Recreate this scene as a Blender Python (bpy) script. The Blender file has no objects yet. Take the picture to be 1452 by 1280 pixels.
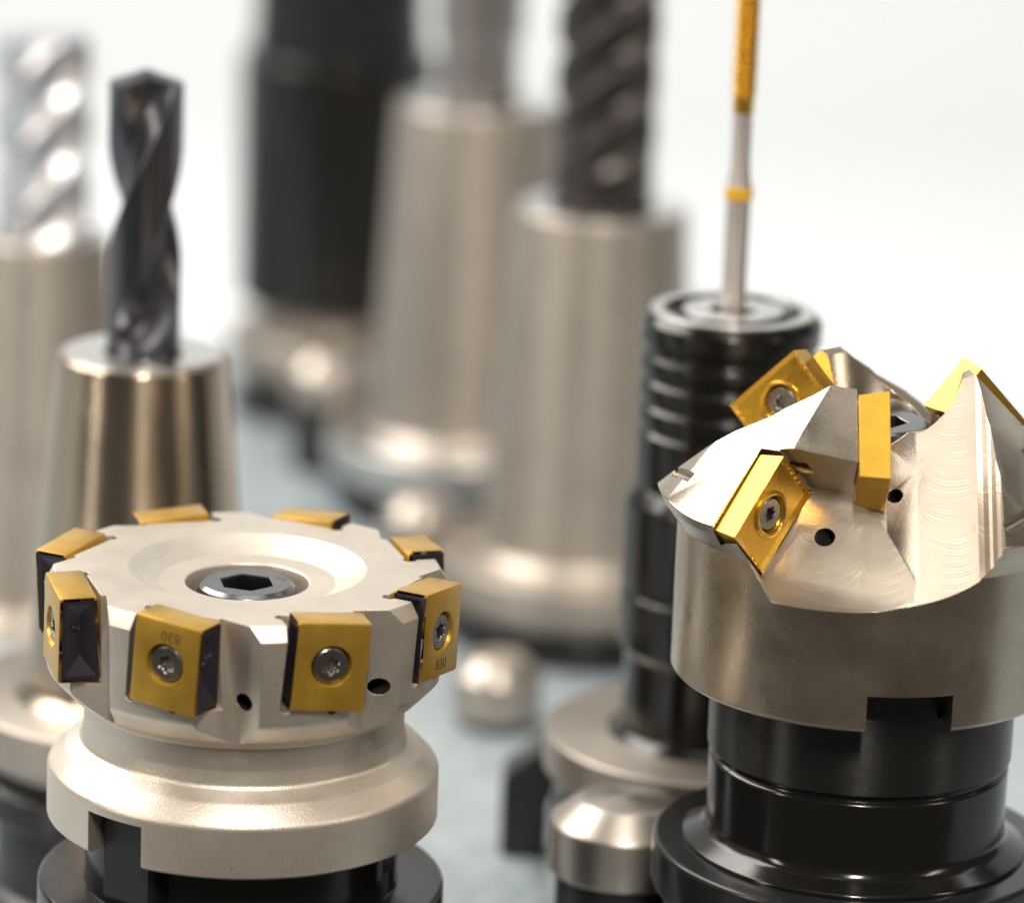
import bpy, bmesh, math, random
from mathutils import Vector, Matrix
random.seed(7)
sc = bpy.context.scene
col = sc.collection
R = math.radians
MM = 0.001

# ------------------------------------------------------------------ camera
F_PX = 6000.0                      # focal length in photograph pixels (1452 wide)
PITCH = R(15.5); ROLL = 0.038
HC = 0.287                         # camera height above the table, metres
D = Vector((0, math.cos(PITCH), -math.sin(PITCH)))
U0 = Vector((0, math.sin(PITCH), math.cos(PITCH)))
X0 = Vector((1, 0, 0))
CR = (X0 * math.cos(ROLL) + U0 * math.sin(ROLL)).normalized()
CU = (-X0 * math.sin(ROLL) + U0 * math.cos(ROLL)).normalized()
CAM = Vector((0, 0, HC))
cd = bpy.data.cameras.new('camera')
cd.sensor_fit = 'HORIZONTAL'; cd.sensor_width = 36.0; cd.lens = 36.0 * F_PX / 1452.0
cd.clip_start = 0.01; cd.clip_end = 60
cd.dof.use_dof = True; cd.dof.focus_distance = 0.642
cd.dof.aperture_fstop = cd.lens / 15.5
cam = bpy.data.objects.new('camera', cd); col.objects.link(cam)
cam.matrix_world = Matrix(((CR.x, CU.x, -D.x, CAM.x), (CR.y, CU.y, -D.y, CAM.y), (CR.z, CU.z, -D.z, CAM.z), (0, 0, 0, 1)))
sc.camera = cam

def at(px, py, depth):             # photograph pixel + distance in mm -> world point in metres
    z = depth * MM
    return CAM + CR * ((px - 726) / F_PX * z) + CU * ((640 - py) / F_PX * z) + D * z

# ------------------------------------------------------------------ light
world = bpy.data.worlds.new('World'); sc.world = world; world.use_nodes = True
bg = world.node_tree.nodes['Background']
bg.inputs[0].default_value = (1.0, 0.89, 0.76, 1); bg.inputs[1].default_value = 0.07
def area(name, loc, target, sx, sy, power, color):
    l = bpy.data.lights.new(name, 'AREA'); l.shape = 'RECTANGLE'; l.size = sx; l.size_y = sy
    l.energy = power; l.color = color
    o = bpy.data.objects.new(name, l); col.objects.link(o); o.location = loc
    o.rotation_euler = (Vector(target) - Vector(loc)).to_track_quat('-Z', 'Y').to_euler()
    return o
area('ceiling_lamp', (0.06, 0.60, 1.20), (0.05, 0.62, 0), 0.7, 0.5, 2.0, (1.0, 0.95, 0.88))
area('front_lamp', (0.04, -0.35, 1.15), (0.0, 0.75, 0.1), 0.09, 0.4, 15, (1.0, 0.93, 0.84))
area('left_softbox', (-0.62, 0.98, 0.76), (0.08, 0.65, 0.12), 0.75, 0.55, 10.5, (1.0, 0.95, 0.88))
area('side_lamp', (-0.85, 0.20, 0.45), (0, 0.7, 0.08), 0.10, 0.45, 1.8, (1.0, 0.90, 0.78))
area('side_lamp', (0.80, 0.25, 0.55), (0, 0.7, 0.08), 0.10, 0.40, 1.4, (1.0, 0.88, 0.74))
area('backdrop_lamp', (0.35, 1.30, 1.30), (0.35, 2.0, 0.25), 2.2, 0.25, 4.7, (1.0, 0.99, 0.97))
sc.view_settings.view_transform = 'Standard'; sc.view_settings.look = 'None'
sc.view_settings.gamma = 1.0; sc.view_settings.exposure = 0.2
sc.render.engine = 'CYCLES'
sc.cycles.use_denoising = True
sc.render.resolution_x = 1024; sc.render.resolution_y = 902

# ------------------------------------------------------------------ materials
def mat(name, base, metal=1.0, rough=0.35, grain=0.0, gscale=3000, bevel=0.0, rvar=0.0, cvar=0.0, aniso=None, clear=0.0, turned=0.0, spec=0.5, specks=0.0):
    """base colour, gloss, fine grain bump, rounded edges, uneven gloss and tint; aniso = ('turn'|'swirl', strength)"""
    m = bpy.data.materials.new(name); m.use_nodes = True
    nt = m.node_tree; N = nt.nodes; L = nt.links
    b = N['Principled BSDF']
    b.inputs['Base Color'].default_value = (*base, 1); b.inputs['Metallic'].default_value = metal
    b.inputs['Roughness'].default_value = rough
    b.inputs['Specular IOR Level'].default_value = spec
    if clear: b.inputs['Coat Weight'].default_value = clear; b.inputs['Coat Roughness'].default_value = 0.3
    tc = N.new('ShaderNodeTexCoord')
    if turned:
        tg = N.new('ShaderNodeTangent'); tg.direction_type = 'RADIAL'; tg.axis = 'Z'
        L.new(tg.outputs[0], b.inputs['Tangent']); b.inputs['Anisotropic'].default_value = turned; b.inputs['Anisotropic Rotation'].default_value = 0.25
    nrm = None
    if bevel:
        bv = N.new('ShaderNodeBevel'); bv.samples = 4; bv.inputs['Radius'].default_value = bevel * MM; nrm = bv.outputs[0]
    def bump(h, strength, dist):
        nonlocal nrm
        bp = N.new('ShaderNodeBump'); bp.inputs['Strength'].default_value = strength; bp.inputs['Distance'].default_value = dist * MM
        L.new(h, bp.inputs['Height'])
        if nrm is not None: L.new(nrm, bp.inputs['Normal'])
        nrm = bp.outputs[0]
    def noise(scale, detail=3, rgh=0.55):
        n = N.new('ShaderNodeTexNoise'); n.inputs['Scale'].default_value = scale
        n.inputs['Detail'].default_value = detail; n.inputs['Roughness'].default_value = rgh
        L.new(tc.outputs['Object'], n.inputs['Vector']); return n
    if aniso:
        kind, st = aniso
        if kind == 'turn':
            w = N.new('ShaderNodeTexWave'); w.wave_type = 'BANDS'; w.bands_direction = 'Z'; w.inputs['Scale'].default_value = 900
            w.inputs['Distortion'].default_value = 1.2; w.inputs['Detail'].default_value = 2; w.inputs['Detail Scale'].default_value = 2
            L.new(tc.outputs['Object'], w.inputs['Vector']); hgt = w.outputs['Fac']
        else:
            # crescent marks of an end mill fed down the slope: phase = travel + sqrt(R^2 - across^2)
            def mth(op, a, b=None):
                q = N.new('ShaderNodeMath'); q.operation = op
                for ii, vv in enumerate((a, b)):
                    if vv is None: continue
                    if isinstance(vv, (int, float)): q.inputs[ii].default_value = vv
                    else: L.new(vv, q.inputs[ii])
                return q.outputs[0]
            sx = N.new('ShaderNodeSeparateXYZ'); L.new(tc.outputs['Object'], sx.inputs[0])
            trav = mth('MULTIPLY', mth('ADD', sx.outputs[1], sx.outputs[2]), 0.7071)
            nz = noise(130, 2, 0.5).outputs['Fac']
            acr = mth('ADD', mth('SUBTRACT', sx.outputs[0], 0.0098), mth('MULTIPLY', mth('SUBTRACT', nz, 0.5), 0.004))
            acr = mth('SUBTRACT', mth('PINGPONG', mth('ADD', acr, 0.0506), 0.0092), 0.0046)
            arc = mth('SQRT', mth('MAXIMUM', mth('SUBTRACT', 0.0050**2, mth('MULTIPLY', acr, acr)), 0.0))
            ph = mth('MULTIPLY', mth('ADD', trav, arc), 2*math.pi/0.00062)
            wav = mth('ADD', mth('SINE', ph), mth('MULTIPLY', mth('SINE', mth('MULTIPLY', ph, 0.37)), 1.2))
            n2 = noise(210, 3, 0.6).outputs['Fac']
            amp = N.new('ShaderNodeMapRange'); amp.inputs['From Min'].default_value = 0.42; amp.inputs['From Max'].default_value = 0.62
            L.new(n2, amp.inputs['Value']); hgt = mth('MULTIPLY', wav, amp.outputs[0])
        bump(hgt, st, 0.03)
    if grain:
        bump(noise(gscale, 2, 0.6).outputs['Fac'], grain, 0.05)
    if rvar:
        n = noise(70, 5, 0.65); mr = N.new('ShaderNodeMapRange')
        mr.inputs['From Min'].default_value = 0.3; mr.inputs['From Max'].default_value = 0.7
        mr.inputs['To Min'].default_value = max(0.02, rough - rvar); mr.inputs['To Max'].default_value = rough + rvar
        L.new(n.outputs['Fac'], mr.inputs['Value']); L.new(mr.outputs[0], b.inputs['Roughness'])
    if cvar:
        n = noise(160, 6, 0.7); mx = N.new('ShaderNodeMix'); mx.data_type = 'RGBA'
        cr = N.new('ShaderNodeMapRange'); cr.inputs['From Min'].default_value = 0.35; cr.inputs['From Max'].default_value = 0.68
        L.new(n.outputs['Fac'], cr.inputs['Value']); L.new(cr.outputs[0], mx.inputs['Factor'])
        mx.inputs['A'].default_value = (*[c * (1 - cvar) for c in base], 1)
        mx.inputs['B'].default_value = (*[min(1, c * (1 + cvar * 0.6)) for c in base], 1)
        L.new(mx.outputs['Result'], b.inputs['Base Color'])
    if specks:
        v = N.new('ShaderNodeTexVoronoi'); v.feature = 'F1'; v.inputs['Scale'].default_value = 420; v.inputs['Randomness'].default_value = 1.0
        L.new(tc.outputs['Object'], v.inputs['Vector'])
        d1 = N.new('ShaderNodeMapRange'); d1.inputs['From Min'].default_value = 0.05; d1.inputs['From Max'].default_value = 0.13
        d1.inputs['To Min'].default_value = 1; d1.inputs['To Max'].default_value = 0; L.new(v.outputs['Distance'], d1.inputs['Value'])
        d2 = N.new('ShaderNodeMapRange'); d2.inputs['From Min'].default_value = 0.54; d2.inputs['From Max'].default_value = 0.62
        L.new(noise(75, 2, 0.5).outputs['Fac'], d2.inputs['Value'])
        mk = N.new('ShaderNodeMath'); mk.operation = 'MULTIPLY'; L.new(d1.outputs[0], mk.inputs[0]); L.new(d2.outputs[0], mk.inputs[1])
        bump(mk.outputs[0], -0.6*specks, 0.12)
        mx2 = N.new('ShaderNodeMix'); mx2.data_type = 'RGBA'; mf = N.new('ShaderNodeMath'); mf.operation = 'MULTIPLY'; mf.inputs[1].default_value = 0.55*specks
        L.new(mk.outputs[0], mf.inputs[0]); L.new(mf.outputs[0], mx2.inputs['Factor'])
        src = b.inputs['Base Color'].links[0].from_socket if b.inputs['Base Color'].links else None
        if src: L.new(src, mx2.inputs['A'])
        else: mx2.inputs['A'].default_value = (*base, 1)
        mx2.inputs['B'].default_value = (*[c*0.3 for c in base], 1); L.new(mx2.outputs['Result'], b.inputs['Base Color'])
    if nrm is not None: L.new(nrm, b.inputs['Normal'])
    return m

M = {}
M['nickel'] = mat('blasted_nickel', (0.74, 0.67, 0.58), 0.84, 0.43, 1.0, 3200, 0.22, 0.05, 0.05, specks=0.8)
M['satin'] = mat('satin_nickel', (0.56, 0.49, 0.40), 1, 0.28, 0.38, 3000, 0.15, 0.07, 0.08, turned=0.45, specks=0.35)
M['milled'] = mat('milled_nickel', (0.58, 0.51, 0.42), 0.9, 0.42, 0.12, 3600, 0.12, 0.06, 0.05, ('swirl', 0.22))
M['gold'] = mat('titanium_nitride', (0.64, 0.38, 0.05), 0.72, 0.38, 0.25, 3200, 0.18, 0.10, 0.16, None, 0.45, specks=0.5)
M['gold_bright'] = mat('polished_nitride', (0.68, 0.40, 0.045), 0.85, 0.27, 0.2, 3000, 0.12, 0.09, 0.12, None, 0.12, specks=0.4)
M['rake'] = mat('violet_black_coating', (0.085, 0.075, 0.10), 0.85, 0.38, 0.22, 3500, 0.15, 0.0)
M['screw'] = mat('screw_steel', (0.33, 0.31, 0.29), 1, 0.30, 0.10, 3000, 0.12, 0.08)
M['bolt'] = mat('black_bolt_steel', (0.20, 0.21, 0.22), 1, 0.25, 0.10, 2500, 0.2, 0.08)
M['ink'] = mat('laser_mark', (0.10, 0.06, 0.02), 0.2, 0.6)
M['black'] = mat('black_oxide', (0.008, 0.0075, 0.007), 0.0, 0.17, 0.10, 2600, 0.3, 0.07, 0, turned=0.5, spec=0.5, specks=0.4)
M['blackturn'] = mat('black_oxide_turned', (0.008, 0.0075, 0.007), 0.0, 0.32, 0.35, 3000, 0.3, 0.05, 0, ('turn', 0.3), turned=0.95, spec=0.6)
M['bore'] = mat('bore_shade', (0.03, 0.028, 0.026), 0.3, 0.4)  # shade inside the coolant holes, put into the wall colour
M['blackflange'] = mat('black_oxide_flange', (0.022, 0.022, 0.023), 0.25, 0.22, 0.10, 1500, 0.4, 0.09, 0.25, turned=0.4)
M['ground'] = mat('ground_steel', (0.48, 0.40, 0.31), 1, 0.24, 0.0, 1, 0.3, 0.04, turned=0.9)
M['holder'] = mat('brushed_holder_steel', (0.47, 0.42, 0.37), 1, 0.48, 0.0, 1, 0.4, 0.05, 0.05, turned=0.45)
M['greyshank'] = mat('grey_tool_steel', (0.33, 0.31, 0.30), 1, 0.36, turned=0.6)
M['holder_edge'] = mat('pale_and_lit_steel', (0.74, 0.73, 0.71), 1, 0.30, 0.0, 1, 0.4, 0.05)  # pale metal; on holder end faces it stands in for light
M['drill'] = mat('dark_coated_carbide', (0.11, 0.11, 0.125), 0.92, 0.30)
M['bare_carbide'] = mat('bright_carbide', (0.70, 0.70, 0.73), 1, 0.38)
M['mill_dark'] = mat('grey_black_carbide', (0.08, 0.072, 0.07), 0.8, 0.34)
M['tap_steel'] = mat('tap_steel', (0.72, 0.68, 0.66), 1, 0.36, 0.0, 1, 0.1, 0.05, turned=0.8)
M['yellow'] = mat('yellow_ring_paint', (0.75, 0.42, 0.01), 0, 0.4)
M['socket'] = mat('black_plastic', (0.015, 0.015, 0.016), 0, 0.35, 0.1, 900, 0.5, 0.08)
M['cap'] = mat('cap_steel', (0.50, 0.45, 0.40), 1, 0.40, 0.0, 1, 0.5, 0.05, turned=0.5)
M['table'] = mat('pale_blue_grey_laminate', (0.35, 0.41, 0.445), 0, 0.20, 0.03, 200, 0, 0.10, 0.28, specks=0.6)  # blotchy tint imitates blurred reflections; specks are dust
M['wall'] = mat('white_backdrop_paper', (0.81, 0.845, 0.875), 0, 0.8, 0.05, 200, 0, 0, 0.01)
M['chuckblack'] = mat('black_chuck_oxide', (0.006, 0.0055, 0.005), 0.0, 0.2, 0.0, 1, 0.3, 0.06, turned=0.6, spec=0.5)

# ------------------------------------------------------------------ mesh helpers (all input in mm)
def finish(bm, name, m, parent=None, angle=32, smooth=True, loc=None):
    bmesh.ops.recalc_face_normals(bm, faces=bm.faces)
    for f in bm.faces: f.smooth = smooth
    for e in bm.edges:
        e.smooth = not (len(e.link_faces) == 2 and e.calc_face_angle(0) > R(angle))
    me = bpy.data.meshes.new(name); bm.to_mesh(me); bm.free()
    return link(name, me, m, parent, loc)
def link(name, me, m, parent=None, loc=None):
    if m is not None:
        for mm in (m if isinstance(m, (list, tuple)) else [m]):
            me.materials.append(mm)
    o = bpy.data.objects.new(name, me); col.objects.link(o)
    if parent: o.parent = parent
    if loc is not None: o.location = loc
    return o
def fil(pts, n=6):
    """(r, z, fillet radius) corners -> polyline with rounded corners"""
    out = []
    for i, p in enumerate(pts):
        rad = p[2] if len(p) > 2 else 0
        if not rad or i in (0, len(pts) - 1): out.append((p[0], p[1])); continue
        P = Vector(p[:2]); A = Vector(pts[i-1][:2]); B = Vector(pts[i+1][:2])
        a = (A - P).normalized(); b = (B - P).normalized()
        ang = a.angle(b); t = min(rad / math.tan(ang / 2), (A-P).length*.49, (B-P).length*.49)
        rr = t * math.tan(ang / 2); c = P + (a + b).normalized() * (rr / math.sin(ang / 2))
        s = P + a * t; e = P + b * t
        for k in range(n + 1):
            q = s.lerp(e, k / n); dv = (q - c)
            out.append(tuple(c + dv.normalized() * rr))
    return out
def lathe(bm, prof, seg=96, mtx=None, mi=0):
    """closed solid of revolution about z; profile starts and ends on the axis or is a closed loop"""
    on_axis = prof[0][0] < 1e-6
    rings = []
    for r, z in prof:
        if r < 1e-6: rings.append([bm.verts.new((0, 0, z * MM))])
        else: rings.append([bm.verts.new((r*MM*math.cos(2*math.pi*k/seg), r*MM*math.sin(2*math.pi*k/seg), z*MM)) for k in range(seg)])
    idx = list(range(len(rings))); pairs = list(zip(idx, idx[1:]))
    if not on_axis: pairs.append((idx[-1], 0))
    new = []
    for i, j in pairs:
        a, b = rings[i], rings[j]
        for k in range(seg):
            l = (k + 1) % seg
            if len(a) == 1 and len(b) == 1: continue
            if len(a) == 1: f = bm.faces.new((a[0], b[k], b[l]))
            elif len(b) == 1: f = bm.faces.new((a[k], a[l], b[0]))
            else: f = bm.faces.new((a[k], a[l], b[l], b[k]))
            f.material_index = mi; new.append(f)
    if mtx is not None:
        vs = [v for rg in rings for v in rg]; bmesh.ops.transform(bm, matrix=mtx, verts=vs)
    return new
def prism(bm, poly, z0, z1, mtx=None, mi=0):
    """extrude an (x, y) polygon from z0 to z1"""
    a = [bm.verts.new((x*MM, y*MM, z0*MM)) for x, y in poly]; b = [bm.verts.new((x*MM, y*MM, z1*MM)) for x, y in poly]
    n = len(poly); fs = [bm.faces.new(a[::-1]), bm.faces.new(b)]
    for k in range(n): fs.append(bm.faces.new((a[k], a[(k+1) % n], b[(k+1) % n], b[k])))
    for f in fs: f.material_index = mi
    if mtx is not None: bmesh.ops.transform(bm, matrix=mtx, verts=a + b)
    return a + b
def loft(bm, pa, pb, mi=0):
    a = [bm.verts.new(tuple(c*MM for c in p)) for p in pa]; b = [bm.verts.new(tuple(c*MM for c in p)) for p in pb]
    n = len(pa); fs = [bm.faces.new(a[::-1]), bm.faces.new(b)]
    for k in range(n): fs.append(bm.faces.new((a[k], a[(k+1) % n], b[(k+1) % n], b[k])))
    for f in fs: f.material_index = mi
    return a + b
def box(bm, x0, x1, y0, y1, z0, z1, mtx=None, mi=0):
    return prism(bm, [(x0, y0), (x1, y0), (x1, y1), (x0, y1)], z0, z1, mtx, mi)
def tempmesh(bm, mats):
    bmesh.ops.recalc_face_normals(bm, faces=bm.faces)
    me = bpy.data.meshes.new('tmp'); bm.to_mesh(me); bm.free()
    for m in mats: me.materials.append(m)
    o = bpy.data.objects.new('tmp', me); col.objects.link(o); return o
def boolean(base, cutters, mats):
    """base bmesh minus every cutter bmesh (exact), as a new bmesh"""
    b = tempmesh(base, mats); cs = []
    for c in cutters:
        co = tempmesh(c, mats); cs.append(co)
        md = b.modifiers.new('cut', 'BOOLEAN'); md.object = co; md.operation = 'DIFFERENCE'; md.solver = 'EXACT'
        md.use_self = True
        try: md.material_mode = 'INDEX'
        except Exception: pass
    dg = bpy.context.evaluated_depsgraph_get(); dg.update()
    ev = b.evaluated_get(dg); me = bpy.data.meshes.new_from_object(ev)
    out = bmesh.new(); out.from_mesh(me)
    for o in [b] + cs:
        d = o.data; bpy.data.objects.remove(o); bpy.data.meshes.remove(d)
    bpy.data.meshes.remove(me)
    bmesh.ops.remove_doubles(out, verts=out.verts, dist=1e-6)
    bmesh.ops.dissolve_degenerate(out, edges=out.edges, dist=1e-6)
    return out
def rotz(a): return Matrix.Rotation(a, 4, 'Z')
def az(phi):
    """frame at azimuth phi: local x = tangential (to the right seen from outside the front), local -y = outwards"""
    return Matrix.Rotation(phi, 4, 'Z')
def empty(name, loc, label, cat, group=None):
    o = bpy.data.objects.new(name, None); col.objects.link(o); o.location = loc
    o.empty_display_size = 0.01
    o['label'] = label; o['category'] = cat
    if group: o['group'] = group
    return o
def tag(o, label, cat, group=None):
    o['label'] = label; o['category'] = cat
    if group: o['group'] = group
    return o
def text_mesh(s, size, depth=0.03):
    c = bpy.data.curves.new('txt', 'FONT'); c.body = s; c.size = size * MM; c.extrude = depth * MM
    c.align_x = 'CENTER'; c.align_y = 'CENTER'; c.resolution_u = 3
    o = bpy.data.objects.new('txt', c); col.objects.link(o)
    dg = bpy.context.evaluated_depsgraph_get(); dg.update()
    me = bpy.data.meshes.new_from_object(o.evaluated_get(dg))
    bpy.data.objects.remove(o); bpy.data.curves.remove(c); me.materials.clear()
    return me
def socket_screw(bm, rh, inner, depth, th, bev=0.25):
    """screw head about +z with its top at z=0, head radius rh, socket outline inner(angle)"""
    n = 72; ang = [2*math.pi*k/n for k in range(n)]
    def ring(fr, z): return [bm.verts.new((fr(a)*MM*math.cos(a), fr(a)*MM*math.sin(a), z*MM)) for a in ang]
    rs = [ring(lambda a: rh*0.7, -th), ring(lambda a: rh, -bev*1.6), ring(lambda a: rh - bev*.35, -bev*.5), ring(lambda a: rh - bev, 0),
          ring(lambda a: inner(a) + 0.16, 0), ring(inner, -0.16), ring(lambda a: inner(a)*0.94, -depth)]
    for a, b in zip(rs, rs[1:]):
        for k in range(n): bm.faces.new((a[k], a[(k+1) % n], b[(k+1) % n], b[k]))
    bm.faces.new(rs[-1]); bm.faces.new(rs[0][::-1])
def torx(r): return lambda a: r * (1 + 0.17 * math.cos(6 * a))
def hexr(af): return lambda a: af / 2 / math.cos(((a + math.pi/6) % (math.pi/3)) - math.pi/6)

# ------------------------------------------------------------------ setting
TABLE_Z = 0.0
bm = bmesh.new(); prism(bm, [(-500, 560), (800, 560), (800, 605), (-500, 1385)], -30, 0)
o = finish(bm, 'table', M['table'], None, smooth=False); o['kind'] = 'structure'
bm = bmesh.new()
pts = [(565.0, -31.0), (1650.0, -31.0)]
for k in range(13):
    t = k/12*math.pi/2; pts.append((1650 + 250*math.sin(t), -31 + 250*(1-math.cos(t))))
pts.append((1900, 1300)); back = [(y + 6, z - 2) for y, z in pts[::-1]]
loop = pts + back
a = [bm.verts.new((-1.6, y*MM, z*MM)) for y, z in loop]; b_ = [bm.verts.new((1.6, y*MM, z*MM)) for y, z in loop]
n = len(loop)
for k in range(n): bm.faces.new((a[k], a[(k+1) % n], b_[(k+1) % n], b_[k]))
bm.faces.new(a[::-1]); bm.faces.new(b_)
o = finish(bm, 'backdrop', M['wall'], None); o['kind'] = 'structure'

# ------------------------------------------------------------------ shared holder pieces
def base_of(px, py, depth):
    """(root on the table under the axis, height in mm of the pixel's point above the table)"""
    p = at(px, py, depth); return Vector((p.x, p.y, TABLE_Z)), (p.z - TABLE_Z) / MM
def flange(parent, ztop, m, r=31.75, seg=96, bot=None, name='flange'):
    """V-grooved gripper flange with its top at ztop; returns its underside height"""
    b = bmesh.new(); lathe(b, fil([(0, ztop), (r, ztop, 0.8), (r, ztop-7.5, 0.5), (r-3.6, ztop-9.4, 0.4), (r-3.6, ztop-10.5), (0, ztop-10.5)]), seg); finish(b, name, m, parent)
    b = bmesh.new(); lathe(b, fil([(0, ztop-10.45), (r-4.5, ztop-10.45), (r-4.5, ztop-12.3, 0.4), (r-2, ztop-14, 0.4), (r-2, ztop-19.5, 0.8), (0, ztop-19.5)]), seg); finish(b, 'lower_ring', M['blackflange'], parent)
    return ztop - 19.5
def shank(parent, ztop, m):
    b = bmesh.new(); lathe(b, [(0, ztop), (20, ztop), (18.5, 4), (17.5, 3), (0, 3)], 64); finish(b, 'taper_shank', m, parent)
def socket(root, top, label, r=25.5):
    b = bmesh.new(); h = top - 0.3
    lathe(b, fil([(21, 0.2), (r + 2, 0.2, 0.6), (r + 2, min(6, h*.5), 0.6), (r, min(7, h*.6), 0.6), (r, h, 1.0), (21, h, 0.8), (21, 0.2)][:-1]), 72)
    o = finish(b, 'tool_socket', M['socket'], None); o.location = root; 
    tag(o, label, 'socket', 'tool sockets on the table')
    return o

# ------------------------------------------------------------------ face mill with eight gold inserts
root, H = base_of(351, 803, 650)
fm = empty('face_mill', root, 'pale nickel face mill ringed by eight gold indexable inserts on black arbor', 'milling cutter')
Z = lambda h: H - h
b = bmesh.new()
lathe(b, fil([(0, Z(39.7)), (29.9, Z(39.7), 0.3), (30.4, Z(39.2), 0.2), (30.4, Z(31.4), 1.6), (27.6, Z(28.6), 3), (25.2, Z(27.0), 1.2), (24.8, Z(24.4), 3.0),
              (24.9, Z(20.6), 0.8), (27.4, Z(18.9), 2.5), (30.6, Z(15.6), 2.0), (31.0, Z(2.2), 0.2), (29.6, Z(0), 0.2), (18.3, Z(0), 0.8), (16.0, Z(1.3), 3), (13.6, Z(2.3), 1.2),
              (9.5, Z(2.4), 0.3), (9.5, Z(9)), (0, Z(9))], 5), 160)
gul = bmesh.new(); pock = bmesh.new(); holes = bmesh.new()
PHI = [R(-18.0 + 45*k) for k in range(8)]
for k, ph in enumerate(PHI):
    A = az(ph); B = az(ph + R(45))
    def pt(Mx, x, f, h): v = Mx @ Vector((x, -f, 0)); return (v.x, v.y, Z(h))
    # chip gullet: seat wall line -> valley -> edge of the next tooth
    for_h = []
    for h, xs, xv, fv in ((-3, 5.2, 6.0, 25.7), (23.5, 3.2, 9.8, 24.95)):
        for_h.append([pt(A, xs - .55, 36, h), pt(A, xs, 31.2, h), pt(A, xv, fv, h), pt(B, -9.8, 30.9, h), pt(B, -9.5, 38, h)])
    loft(gul, for_h[1], for_h[0])
    # pocket: a little wider than the insert on its trailing side
    T = A @ Matrix.Translation((0, -32.0*MM, Z(6.3)*MM)) @ Matrix.Rotation(R(-9), 4, 'Z') @ Matrix.Rotation(R(4.5), 4, 'Y')
    box(pock, -6.9, 7.6, -4, 6.55, -7.05, 12, T)
    # relief drillings in the pocket corners
    lathe(pock, [(0, -9), (0.85, -9), (0.85, 9), (0, 9)], 16, T @ Matrix.Translation((-6.1*MM, -0.2*MM, -6.7*MM)) @ Matrix.Rotation(R(90), 4, 'X'))
    lathe(pock, [(0, -6.6), (1.1, -6.6), (1.1, 9), (0, 9)], 16, T @ Matrix.Translation((-6.6*MM, 6.0*MM, 0)))
    lathe(pock, [(0, -5), (0.75, -5), (0.75, 5), (0, 5)], 16, T @ Matrix.Translation((1.2*MM, -1*MM, -7.0*MM)) @ Matrix.Rotation(R(90), 4, 'X'))
    # coolant hole in the gullet wall, aimed at the insert
    hp = B @ Vector((-12.6*MM, -28.2*MM, 0)); hp.z = Z(12.2)*MM
    dirv = (A @ Vector((7, -32, 0)) - B @ Vector((-15.5, -24, 0))).normalized(); 
    Q = dirv.to_track_quat('Z', 'Y').to_matrix().to_4x4(); Q.translation = hp
    lathe(holes, [(0, -7), (1.35, -7), (1.35, 7), (0, 7)], 24, Q, 1)
slot = bmesh.new()
for a0 in (R(-36), R(144)):
    box(slot, -5.3, 5.3, -36, -20.5, Z(45), Z(32.9), az(a0))
body = boolean(b, [gul, pock, holes, slot], [M['nickel'], M['bore']])
finish(body, 'cutter_body', [M['nickel'], M['bore']], fm, angle=24)
# insert prototype, centre of its outer face at the origin, outwards = -y, rake side = +x
def mill_insert():
    w, t, hh = 5.7, 6.4, 6.9
    b = bmesh.new()
    vs = [(-w, -.0), (w, 0), (w - .2, t), (-w, t)]
    box(b, -w, w, 0, t, -hh, hh)
    for v in b.verts:
        if v.co.y > t*MM*.5: v.co.y += (-0.6 if v.co.z > 0 else 0.6)*MM
    bmesh.ops.bevel(b, geom=[e for e in b.edges], offset=0.55*MM, segments=2, profile=0.6, affect='EDGES', clamp_overlap=True)
    c = bmesh.new()
    lathe(c, [(0, -2), (3.15, -2), (3.15, 0.25), (2.7, 1.2), (1.7, 2.6), (1.7, 12), (0, 12)], 48, Matrix.Translation((0, 0, 0.2*MM)) @ Matrix.Rotation(R(-90), 4, 'X'))
    b = boolean(b, [c], [M['gold']])
    rf = [f for f in b.faces if abs(f.normal.x) > 0.9 and abs(f.calc_center_median().x) > (w - .1)*MM]
    bmesh.ops.delete(b, geom=rf, context='FACES')
    ins = finish(b, 'insert', M['gold'], None, angle=28)
    # dark rake faces on both narrow sides: hipped hollow chip breakers
    y0 = .55
    for sg in (1, -1):
        r = bmesh.new()
        def V(x, y, z): return r.verts.new((sg*x*MM, y*MM, z*MM))
        o_ = [V(w, y0, -hh+.55), V(w, t + .05, -hh+.55), V(w, t - 1.15, hh-.55), V(w, y0, hh-.55)]
        l_ = [V(w-.06, y0+.55, -hh+1.1), V(w-.06, t - .5, -hh+1.1), V(w-.06, t - 1.7, hh-1.1), V(w-.06, y0+.55, hh-1.1)]
        s_ = [V(w - 1.25, y0 + 3.0, -hh + 4.2), V(w - 1.15, y0 + 2.6, hh - 3.4)]
        for k in range(4): r.faces.new((o_[k], o_[(k+1) % 4], l_[(k+1) % 4], l_[k]))
        r.faces.new((l_[0], l_[1], s_[0])); r.faces.new((l_[1], l_[2], s_[1], s_[0])); r.faces.new((l_[2], l_[3], s_[1])); r.faces.new((l_[3], l_[0], s_[0], s_[1]))
        finish(r, 'rake_face', M['rake'], ins, angle=12)
    me = text_mesh('TPL2', 1.9, 0.12)
    tx = link('embossed_mark', me, M['rake'], ins)
    tx.matrix_local = Matrix.Translation(((w - .72)*MM, (y0 + 2.1)*MM, 0.6*MM)) @ Matrix.Rotation(R(90), 4, 'Y') @ Matrix.Rotation(R(20), 4, 'Y') @ Matrix.Rotation(R(180), 4, 'Z')
    s = bmesh.new(); socket_screw(s, 2.75, torx(1.22), 1.3, 1.6)
    so = finish(s, 'screw', M['screw'], ins, angle=30)
    return ins
MARK = text_mesh('830', 2.3, 0.012); MARK.materials.append(M['ink'])
proto = mill_insert(); kids = list(proto.children)
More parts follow.
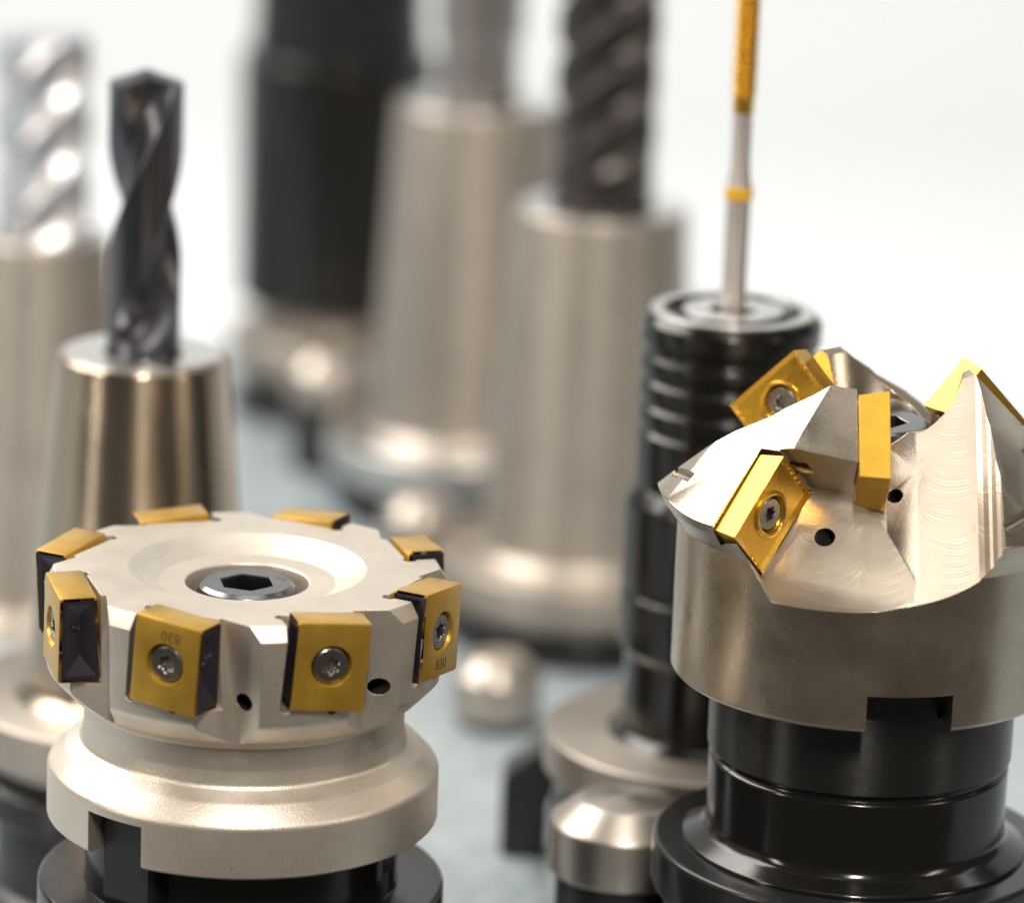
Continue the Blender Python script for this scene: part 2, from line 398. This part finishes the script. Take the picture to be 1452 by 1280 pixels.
for k, ph in enumerate(PHI):
    if k == 0: i_ = proto; sub = kids
    else:
        i_ = proto.copy(); col.objects.link(i_); sub = []
        for c in kids:
            d = c.copy(); col.objects.link(d); d.parent = i_; sub.append(d)
    i_.parent = fm
    i_.matrix_local = az(ph) @ Matrix.Translation((0, -32.0*MM, Z(6.3)*MM)) @ Matrix.Rotation(R(-9), 4, 'Z') @ Matrix.Rotation(R(4.5), 4, 'Y')
    for d in sub:
        if d.name.startswith('screw'): d.matrix_local = Matrix.Translation((0, 0.35*MM, 0.2*MM)) @ Matrix.Rotation(R(90), 4, 'X') @ rotz(0.5 + 1.1*k)
    if k in (0, 2, 3, 5, 6):
        mk = bpy.data.objects.new('grade_mark', MARK); col.objects.link(mk); mk.parent = i_
        up = k in (0, 5)
        mk.matrix_local = Matrix.Translation(((0.6 if up else 0.2)*MM, -0.006*MM, (4.6 if up else -4.9)*MM)) @ Matrix.Rotation(R(90), 4, 'X') @ (rotz(math.pi) if up else Matrix())
# clamping bolt
b = bmesh.new(); socket_screw(b, 7.8, hexr(7.6), 4.5, 5.5, 1.1)
o = finish(b, 'clamping_bolt', M['bolt'], fm, angle=28); o.location = (0, 0, Z(2.5)*MM); o.rotation_euler.z = R(12)
me = text_mesh('12.9', 1.7, 0.012)
o2 = link('strength_mark', me, M['ink'], o, (5.4*MM, 1.6*MM, 0.004*MM)); o2.rotation_euler.z = R(-75)
# arbor
b = bmesh.new()
lathe(b, fil([(0, Z(39.75)), (24.4, Z(39.75), 0.3), (24.4, Z(50.0), 1.6), (24.6, Z(50.3)), (0, Z(50.3))]), 128)
finish(b, 'arbor_body', M['black'], fm)
for a0 in (R(-36), R(144)):
    b = bmesh.new(); box(b, -4.9, 4.9, -27.2, -20.8, Z(47.5), Z(33.6), az(a0))
    bmesh.ops.bevel(b, geom=list(b.edges), offset=0.4*MM, segments=2, affect='EDGES')
    finish(b, 'drive_key', M['socket'], fm)
zb = flange(fm, Z(50.3), M['blackflange'], seg=128)
shank(fm, zb, M['holder'])
socket(root, zb, 'black socket under the face mill with eight gold inserts')

# ------------------------------------------------------------------ chamfer mill with steep gold inserts
root, H = base_of(1247, 590, 650)
cm = empty('chamfer_mill', root, 'satin nickel chamfer mill with steep gold inserts in deep gullets on black arbor', 'milling cutter')
Z = lambda h: H - h
b = bmesh.new()
lathe(b, fil([(0, Z(41)), (29.7, Z(41)), (30.2, Z(40.4), 0.1), (30.2, Z(17.2), 0.6), (32.6, Z(14.0), 0.4), (33.6, Z(11.9), 0.3), (14.7, Z(-7.8), 0.3), (12.6, Z(-7.0), 0.4), (10.6, Z(0), 0.3),
              (9.3, Z(0), 0.2), (9.3, Z(5)), (0, Z(5))], 4), 160)
cut1 = bmesh.new(); cut2 = bmesh.new(); cpock = bmesh.new(); chole = bmesh.new(); facets = []
S2 = math.sqrt(.5)
INN = [R(0 + 120*k) for k in range(3)]; OUT = [R(-42.5 + 120*k) for k in range(3)]
def ins_frame(ph, rT, hT):
    """local x = T->L edge, local y = T->R edge, local z = rake normal (+tangential)"""
    A = az(ph)
    u = A @ Vector((0, -S2, -S2)); v = A @ Vector((0, S2, -S2)); nrm = A @ Vector((1, 0, 0))
    T = A @ Vector((0, -rT*MM, 0)); T.z = Z(hT)*MM
    c = T + u*7.5*MM + v*5*MM
    m = Matrix.Identity(4)
    for i in range(3): m[i][0] = u[i]; m[i][1] = v[i]; m[i][2] = nrm[i]; m[i][3] = c[i]
    return m
frames = []
for k in range(3):
    A = az(INN[k])
    # groove along the 45 degree slope: V below the rake, flat floor, filleted far wall
    sec = [(-0.6, 3.6), (0.4, 3.2), (5.0, 6.4), (14.0, 6.4), (14.8, 7.0), (15.4, 8.2), (15.9, 8.5), (16.3, 10.4), (16.9, 11.0), (17.4, 13.4), (18.4, 30), (-0.6, 30)]
    stations = [(-22, 4.9), (13, 5.0), (31, 6.2), (60, 6.2)]; rr = []
    for s_, wv in stations:
        lst = []
        for q, (x, w) in enumerate(sec):
            if q < 2: w = wv
            f = (w + s_)*S2; h = (s_ - w)*S2; v = A @ Vector((x, -f, 0)); lst.append(cut1.verts.new((v.x*MM, v.y*MM, Z(h)*MM)))
        rr.append(lst)
    nn = len(sec); fs = [cut1.faces.new(rr[0][::-1]), cut1.faces.new(rr[-1])]
    for ra, rb in zip(rr, rr[1:]):
        for q in range(nn): fs.append(cut1.faces.new((ra[q], ra[(q+1) % nn], rb[(q+1) % nn], rb[q])))
    for f in fs: f.material_index = 1
    for f in fs:
        xs = [(A.inverted() @ v.co).x/MM for v in f.verts]
        if max(xs) < 5.1 and min(xs) > -0.7 and max(xs) > 4: f.material_index = 0
    # hollow floor under the inner tooth, in front of the outer insert
    G = az(INN[k] + R(-28))
    poly = [(14.6, 8.6), (16.4, 10.2), (19, 14.0), (22, 18.2), (24, 20.3), (27, 21.9), (31, 22.8), (48, 26), (48, -24.6)]
    c2 = bmesh.new(); ra = []; rb = []
    for g, h in poly:
        for x, lst in ((-60, ra), (60, rb)):
            v = G @ Vector((x, -g, 0)); lst.append((v.x, v.y, Z(h)))
    loft(c2, ra, rb, 1)
    e = az(OUT[k]) @ Vector((1, 0, 0))
    er = az(OUT[k]) @ Vector((0, -1, 0)); LB = er * (29.5*MM); LB.z = Z(17.6)*MM
    nlb = (e * -0.62 + (er + Vector((0, 0, -1)))*S2*0.78).normalized()
    for (co, no) in ((e * (-0.7*MM), -e), (LB, nlb), ((A @ Vector((5.3*MM, 0, 0))), A @ Vector((1, 0, 0)))):
        res = bmesh.ops.bisect_plane(c2, geom=c2.verts[:] + c2.edges[:] + c2.faces[:], dist=1e-7, plane_co=co, plane_no=no, clear_outer=True)
        be = [x for x in res['geom_cut'] if isinstance(x, bmesh.types.BMEdge)]
        bmesh.ops.holes_fill(c2, edges=be, sides=0)
    for f in c2.faces: f.material_index = 1
    tmp = bpy.data.meshes.new('t'); c2.to_mesh(tmp); c2.free(); cut2.from_mesh(tmp); bpy.data.meshes.remove(tmp)
    for ph, rT, hT in ((INN[k], 15.3, -8.0), (OUT[k], 22.9, 2.3)):
        Fm = ins_frame(ph, rT, hT); frames.append(Fm)
        box(cpock, -20 if ph == INN[k] else -7.9, 7.7, -20, 5.1, -4.75, 3.0 if ph == INN[k] else 0.4, Fm, 0)
        lathe(cpock, [(0, -4.9), (1.0, -4.9), (1.0, 2), (0, 2)], 20, Fm @ Matrix.Translation((7.3*MM, 4.8*MM, 0)))
        lathe(cpock, [(0, -3.6), (1.5, -3.6), (1.5, 2), (0, 2)], 20, Fm @ Matrix.Translation((-8.3*MM, -0.6*MM, 0))) if ph == OUT[k] else None
    # flat relief facets ground on the tooth flanks behind both inserts
    for phc, kk in ((INN[k] + R(-21), 21.2), (OUT[k] + R(-17.5), 20.7)):
        Gf = az(phc); ra = []; rb = []
        for x, y, w in ((-40, -60, 0), (40, -60, 0), (40, 60, 0), (-40, 60, 0)):
            for dw, lst in ((0, ra), (25, rb)):
                w_ = kk*S2 + dw; f = (w_ + y)*S2; h = (y - w_)*S2
                v = Gf @ Vector((x, -f, 0)); lst.append((v.x, v.y, Z(h)))
        fc = bmesh.new(); loft(fc, ra, rb); facets.append(fc)
    # coolant holes
    for (x, f, h, tx, tf, th) in ((4.2, 16.0, 11.2, -0.3, 0.5, 0.3),):
        p = A @ Vector((2.6*MM, -14.2*MM, 0)); p.z = Z(9.4)*MM
        dv = (A @ Vector((-0.45, -0.75, 0.6))).normalized()
        Q = dv.to_track_quat('Z', 'Y').to_matrix().to_4x4(); Q.translation = p
        lathe(chole, [(0, -6), (1.2, -6), (1.2, 7), (0, 7)], 24, Q, 2)
    B = az(OUT[k]); p = B @ Vector((5.0*MM, -19.5*MM, 0)); p.z = Z(14.0)*MM
    dv = (B @ Vector((-0.35, -0.85, 0.55))).normalized()
    Q = dv.to_track_quat('Z', 'Y').to_matrix().to_4x4(); Q.translation = p
    lathe(chole, [(0, -6), (1.45, -6), (1.45, 9), (0, 9)], 24, Q, 2)
    # small relief notch low on the tooth flank
    C = az(OUT[k] + R(-33)); Q = C @ Matrix.Translation((0, -30.2*MM, Z(8.6)*MM)) @ Matrix.Rotation(R(-50), 4, 'X') @ Matrix.Rotation(R(80), 4, 'Y')
    lathe(chole, [(0, -6), (0.9, -6), (0.9, 1.2), (0, 1.2)], 20, Q)
slot = bmesh.new()
for a0 in (R(9), R(189)):
    box(slot, -6.6, 6.6, -36, -20.3, Z(46), Z(35.2), az(a0))
body = boolean(b, facets + [cut1, cut2, cpock, chole, slot], [M['satin'], M['milled'], M['bore']])
finish(body, 'cutter_body', [M['satin'], M['milled'], M['bore']], cm, angle=22)
def chamfer_insert():
    b = bmesh.new()
    hx, hy, t, s = 7.5, 5.0, 4.6, 0.55
    ra = [(-hx+s, -hy+s, -t), (hx-s, -hy+s, -t), (hx-s, hy-s, -t), (-hx+s, hy-s, -t)]
    rb = [(-hx, -hy, 0), (hx, -hy, 0), (hx, hy, 0), (-hx, hy, 0)]
    loft(b, ra, rb)
    b.faces.ensure_lookup_table()
    topf = max(b.faces, key=lambda f: f.calc_center_median().z)
    r = bmesh.ops.inset_region(b, faces=[topf], thickness=0.35*MM, depth=0)
    topf = max(b.faces, key=lambda f: (round(f.calc_center_median().z, 7), f.calc_area()))
    bmesh.ops.inset_region(b, faces=[topf], thickness=1.1*MM, depth=-0.45*MM)
    c = bmesh.new()
    lathe(c, [(0, 3), (3.0, 3), (3.0, -0.3), (2.75, -0.9), (1.6, -2.2), (1.6, -8), (0, -8)], 48)
    # fan of short chip grooves towards both short edges
    for sx in (-1, 1):
        for j in range(-3, 4):
            Q = Matrix.Translation((sx*6.3*MM, j*1.12*MM, -0.12*MM)) @ rotz(sx*R(6*j)) @ Matrix.Rotation(R(90), 4, 'Y')
            lathe(c, [(0, -1.05), (0.34, -1.05), (0.34, 1.05), (0, 1.05)], 8, Q)
    b = boolean(b, [c], [M['gold_bright']])
    ins = finish(b, 'insert', M['gold_bright'], None, angle=20)
    rg = bmesh.new(); lathe(rg, fil([(2.95, -0.9), (2.95, -0.12, 0.1), (3.25, 0.02, 0.1), (3.65, -0.12, 0.1), (3.75, -0.9)]), 48)
    finish(rg, 'screw_seat_rim', M['gold_bright'], ins)
    s_ = bmesh.new(); socket_screw(s_, 2.55, torx(1.05), 1.2, 1.5)
    so = finish(s_, 'screw', M['screw'], ins, angle=30); so.location = (0, 0, -0.55*MM)
    return ins
proto = chamfer_insert(); kids = list(proto.children)
for k, Fm in enumerate(frames):
    if k == 0: i_ = proto; sub = kids
    else:
        i_ = proto.copy(); col.objects.link(i_); sub = []
        for c in kids:
            d = c.copy(); col.objects.link(d); d.parent = i_; sub.append(d)
    i_.parent = cm; i_.matrix_local = Fm
    for d in sub:
        if d.name.startswith('screw.') or d.name == 'screw': d.rotation_euler.z = 0.3 + k
b = bmesh.new(); socket_screw(b, 8.3, hexr(7.8), 4.5, 5, 0.9)
o = finish(b, 'clamping_bolt', M['bolt'], cm, angle=28); o.location = (0, 0, Z(0.6)*MM); o.rotation_euler.z = R(20)
# arbor: drive collar, groove, body, filleted foot
b = bmesh.new()
lathe(b, fil([(0, Z(41.05)), (23.8, Z(41.05), 0.3), (23.8, Z(53.4), 0.4), (23.0, Z(53.9)), (0, Z(53.9))]), 128)
finish(b, 'drive_collar', M['blackturn'], cm)
b = bmesh.new()
lathe(b, fil([(0, Z(53.95)), (22.9, Z(53.95)), (22.9, Z(54.6)), (23.5, Z(55.1), 0.5), (23.4, Z(66.4), 2.2), (27, Z(68.4), 1), (27, Z(69)), (0, Z(69))]), 128)
finish(b, 'arbor_body', M['black'], cm)
for a0 in (R(9), R(189)):
    b = bmesh.new(); ar = [R(-105 + 30*q/10) for q in range(11)]; prism(b, [(23.75*math.cos(t), 23.75*math.sin(t)) for t in ar] + [(20.6*math.cos(t), 20.6*math.sin(t)) for t in ar[::-1]], Z(41.3), Z(35.6), az(a0))
    bmesh.ops.bevel(b, geom=list(b.edges), offset=0.12*MM, segments=1, affect='EDGES')
    finish(b, 'drive_key', M['blackturn'], cm)
zb = flange(cm, Z(69), M['blackflange'], seg=128)
shank(cm, zb, M['holder'])
socket(root, zb, 'black socket under the chamfer mill with steep gold inserts')

# ------------------------------------------------------------------ twist drill / end mill / tap cutters
def fluted(parent, name, m, r, z0, z1, lead, flutes, depth, tip=0.0, runout=8.0, seg=120, land=0.30, hand=1):
    """twisted fluted tool: round shank at z0 opening into helical flutes, point at z1"""
    b = bmesh.new(); n = max(24, int((z1 - z0) / 0.7)); rings = []
    for i in range(n + 1):
        z = z0 + (z1 - z0) * i / n; tw = 2*math.pi*(z - z0)/lead*hand
        op = min(1.0, max(0.0, (z - z0) / runout)); op = op*op*(3 - 2*op)
        rg = []
        for k in range(seg):
            a = 2*math.pi*k/seg
            t = ((a / (2*math.pi) * flutes) % 1.0)
            d = 0.0 if t < land else math.sin(math.pi*(t - land)/(1 - land))**0.9
            rr = r*(1 - depth*d*op)
            zz = z
            if tip and i == n: zz = z + tip*(1 - rr/r) 
            rg.append(b.verts.new((rr*MM*math.cos(a + tw), rr*MM*math.sin(a + tw), zz*MM)))
        rings.append(rg)
    for a_, b2 in zip(rings, rings[1:]):
        for k in range(seg): b.faces.new((a_[k], a_[(k+1) % seg], b2[(k+1) % seg], b2[k]))
    b.faces.new(rings[0][::-1])
    top = b.verts.new((0, 0, (z1 + tip)*MM))
    for k in range(seg): b.faces.new((rings[-1][k], rings[-1][(k+1) % seg], top))
    return finish(b, name, m, parent, angle=62)
def holder(px, py, depth, rt, half_angle, length, fl_top_extra, mbody, label, bore, edge=None, chamfer=0.8):
    """conical shrink-fit holder: top face centre at the pixel; returns (root, parent, top height)"""
    rt_, H = base_of(px, py, depth)
    e = empty('tool_holder', rt_, label, 'tool holder')
    rb = rt + length*math.tan(R(half_angle)); zf = H - length
    b = bmesh.new()
    lathe(b, fil([(0, H - 6), (bore + .15, H - 6), (bore + .15, H, 0.3), (rt, H, chamfer), (rb, zf + 2.5, 2.5), (rb + 2.6, zf - .05), (0, zf - .05)]), 96)
    finish(b, 'conical_body', mbody, e)
    zb = flange(e, zf, edge or mbody, r=33.5 if depth > 890 else 31.75)
    shank(e, zb, M['holder'])
    b = bmesh.new(); lathe(b, fil([(bore + .6, H + .02), (rt - 1.2, H + .02), (rt - 1.2, H + .3, .1), (bore + .6, H + .3, .1)]), 96); finish(b, 'lit_end_face', M['holder_edge'], e)  # added pale ring: brightness of the lit end face put into its colour
    # set screw near the foot of the cone
    s = bmesh.new(); socket_screw(s, 2.6, hexr(2.6), 1.5, 1.5, 0.4)
    o = finish(s, 'set_screw', M['screw'], e, angle=30)
    a0 = R(8); v = az(a0) @ Vector((0, -(rb - 0.55)*MM, (zf + 8)*MM)); o.location = v; o.rotation_euler = (R(90 + 4), 0, a0)
    return rt_, e, H, zb

# polished holder with the dark twist drill
rt_, e, H, zb = holder(203, 500, 741, 15.0, 4.5, 62, 0, M['ground'], 'polished steel conical holder gripping a dark twist drill', 6.5, M['holder'])
dr = fluted(e, 'twist_drill', M['drill'], 6.45, H - 1, H + 48, 80, 2, 0.48, tip=2.4, runout=9, land=0.46)
dr.rotation_euler.z = R(110)
b = bmesh.new(); lathe(b, [(0, H - 6), (6.45, H - 6), (6.45, H - .95), (0, H - .95)], 48); finish(b, 'drill_shank', M['drill'], e)
socket(rt_, zb, 'black socket under the holder with the dark twist drill')
# holder at the picture's edge with bright end mill
rt_, e, H, zb = holder(58, 332, 920, 15.0, 4.5, 82, 0, M['holder'], 'brushed steel conical holder gripping a bright bare end mill', 10.5, M['holder'])
o = fluted(e, 'end_mill', M['bare_carbide'], 10.4, H - 6, H + 43.5, 60, 4, 0.24, runout=12, land=0.2)
socket(rt_, zb, 'black socket under the holder with the bright bare end mill')
# holder B: dark ribbed end mill
rt_, e, H, zb = holder(853, 293, 910, 18.7, 3.2, 77, 0, M['holder'], 'tall brushed conical holder gripping a thick dark spiral end mill', 11.1, M['holder'])
o = fluted(e, 'end_mill', M['mill_dark'], 11, H + 7, H + 66, 46, 4, 0.22, runout=9, land=0.42)
b = bmesh.new(); lathe(b, [(0, H-6), (10.9, H-6), (10.9, H + 7.05), (0, H + 7.05)], 64); finish(b, 'mill_shank', M['mill_dark'], e)
socket(rt_, zb, 'black socket under the holder with the thick dark spiral end mill')
rootB = rt_
# holder A: grey smooth tool
rt_, e, H, zb = holder(678, 145, 1000, 19.4, 3.0, 80, 0, M['holder'], 'tall brushed conical holder gripping a smooth grey tool shank', 9.6, M['holder_edge'])
b = bmesh.new(); lathe(b, fil([(0, H-6), (9.4, H-6), (9.4, H + 14, 0.5), (10.4, H + 17, 0.5), (10.4, H + 60), (0, H + 62)]), 64); finish(b, 'tool_shank', M['greyshank'], e)
socket(rt_, zb, 'black socket under the holder with the smooth grey tool shank')
rootA = rt_
# holder C: big black chuck
rt_, H = base_of(482, 60, 1085)
e = empty('milling_chuck', rt_, 'wide black cylindrical milling chuck with a grey stepped foot', 'tool holder')
b = bmesh.new()
lathe(b, fil([(0, H - 2), (22.8, H - 2, 0.3), (25.3, H - 3, 0.8), (25.3, H - 66, 1.5), (21, H - 69, 1), (0, H - 69)]), 96)
finish(b, 'chuck_nut', M['chuckblack'], e)
b = bmesh.new(); lathe(b, fil([(0, H - 2.05), (22.6, H - 2.05), (22.0, H + 6, 2), (21.0, H + 30, 2), (0, H + 30)]), 96); finish(b, 'chuck_nose', M['blackflange'], e)
b = bmesh.new(); lathe(b, fil([(0, H - 68.9), (18, H - 68.9, 0.5), (18, H - 74, 2.0), (20, H - 75), (0, H - 75)]), 96); finish(b, 'neck', M['holder'], e)
zb = flange(e, H - 75, M['holder'], r=27)
shank(e, zb, M['holder'])
socket(rt_, zb, 'black socket under the wide black milling chuck')
rootC = rt_

# tap chuck
rt_, H = base_of(1039, 441, 725); KT = 725/785; H /= KT
e = empty('tapping_chuck', rt_, 'slim black ringed tapping chuck holding a thin gold threaded tap', 'tool holder')
b = bmesh.new(); r = 16.9
pr = [(0, H - 1.2), (4.2, H - 1.2, .2), (4.2, H, .2), (9.5, H, 0.3), (10.2, H - 1.0, .2), (12.2, H - 1.0, .2), (12.8, H, .3), (15.6, H, 0.5), (r, H - 1.6, 0.5), (r, H - 5.2, .4), (r - 1.0, H - 6.0, .3), (r - 1.0, H - 7.4, .3)]
z = H - 8
for k in range(3):
    pr += [(r, z, 0.5), (r, z - 2.6, 0.5), (r - .9, z - 3.2, .3), (r - .9, z - 4.2, .3)]; z -= 4.9
pr += [(r, z, .4), (r, H - 33, 0.5), (0, H - 33)]
lathe(b, fil(pr, 4), 96); finish(b, 'collet_nut', M['chuckblack'], e)
for k in range(3):
    a0 = R(20 + 120*k); b = bmesh.new(); box(b, -1.6, 1.6, 9.0, 13.4, -0.5, 0.25)
    bmesh.ops.bevel(b, geom=list(b.edges), offset=0.2*MM, segments=1, affect='EDGES')
    o = finish(b, 'spanner_lug', M['socket'], e); o.location = (0, 0, H*MM); o.rotation_euler.z = a0
b = bmesh.new(); lathe(b, fil([(12.9, H + .05), (15.3, H + .05), (15.3, H + .35, .1), (12.9, H + .35, .1)]), 96); finish(b, 'face_ring', M['holder_edge'], e)
b = bmesh.new(); lathe(b, fil([(4.4, H + .05), (9.3, H + .05), (9.3, H + .35, .1), (4.4, H + .35, .1)]), 96); finish(b, 'face_ring', M['holder_edge'], e)
b = bmesh.new(); lathe(b, fil([(0, H - 32.9), (16.6, H - 32.9, 1.0), (18.6, H - 36, 1.6), (18.6, H - 52, .5), (18.1, H - 52.6), (18.1, H - 53.4), (18.6, H - 54, .4), (18.6, H - 64, 1), (17.2, H - 66, 1.0), (17.2, H - 80.4, 2.2), (20, H - 82.1), (0, H - 82.1)]), 96)
finish(b, 'chuck_body', M['chuckblack'], e)
zb = flange(e, H - 82, M['holder'])
shank(e, zb, M['holder'])
e.scale = (KT, KT, KT)
socket(rt_, zb*KT, 'black socket under the slim black tapping chuck', 24)
rootT = rt_; HT = H
b = bmesh.new(); lathe(b, fil([(0, H - 1.1), (2.35, H - 1.1), (2.35, H + 23.5, .8), (1.85, H + 27), (1.85, H + 37.5), (0, H + 37.5)]), 48); tp = finish(b, 'tap_shank', M['tap_steel'], e)
b = bmesh.new(); lathe(b, fil([(2.3, H + 21.3), (2.62, H + 21.3, .1), (2.62, H + 23.6, .1), (2.3, H + 23.6)]), 48); finish(b, 'colour_ring', M['yellow'], tp)
b = bmesh.new()
pr = [(0, H + 37.4), (1.95, H + 37.4), (2.0, H + 40.5)]; z = H + 40.7
while z < H + 63: pr += [(1.8, z), (2.4, z + .5), (2.4, z + .62)]; z += 1.1
pr += [(1.7, z), (0, z + .6)]
lathe(b, pr, 40); finish(b, 'thread', M['gold_bright'], tp)

# ------------------------------------------------------------------ steel caps and the black clamp between the sockets
def cap(px, py, depth, r, h, label):
    p = at(px, py, depth)
    b = bmesh.new(); root = Vector((p.x, p.y, 0)); top = p.z/MM; h = min(h, top - 0.8)
    e = empty('steel_cap', root, label, 'steel cap', 'steel caps beside the sockets')
    lathe(b, fil([(0, top - h), (r, top - h, 0.6), (r, top - 4.5, 1.2), (r*.62, top - 0.6, 2.5), (0, top)]), 72); finish(b, 'cap', M['cap'], e)
    b = bmesh.new(); lathe(b, fil([(0, 0.2), (r*.9, 0.2), (r*.9, max(.6, top - h + .02)), (0, max(.6, top - h + .02))]), 64); finish(b, 'foot', M['socket'], e)
cap(708, 925, 868, 9.0, 13, 'round steel cap by the socket of the thick dark end mill holder')
cap(888, 1125, 698, 12.4, 13, 'wide round steel cap beside the black angled clamp')
cap(465, 497, 1045, 9.5, 12, 'round steel cap in front of the wide black milling chuck')
cap(600, 700, 955, 9.0, 12, 'round steel cap beside the smooth grey shank holder')
b = bmesh.new()
prism(b, [(-9, 0), (-9, 16), (-1, 22), (26, 22), (26, 15), (3, 15), (0, 11), (0, 0)], -5, 5, Matrix.Rotation(R(90), 4, 'X'))
bmesh.ops.bevel(b, geom=list(b.edges), offset=0.6*MM, segments=2, affect='EDGES')
p = at(778, 1145, 800)
o = finish(b, 'angle_clamp', M['socket'], None); o.location = (p.x, p.y, 0.0005)
tag(o, 'black angled clamp reaching under the slim black tapping chuck', 'clamp')
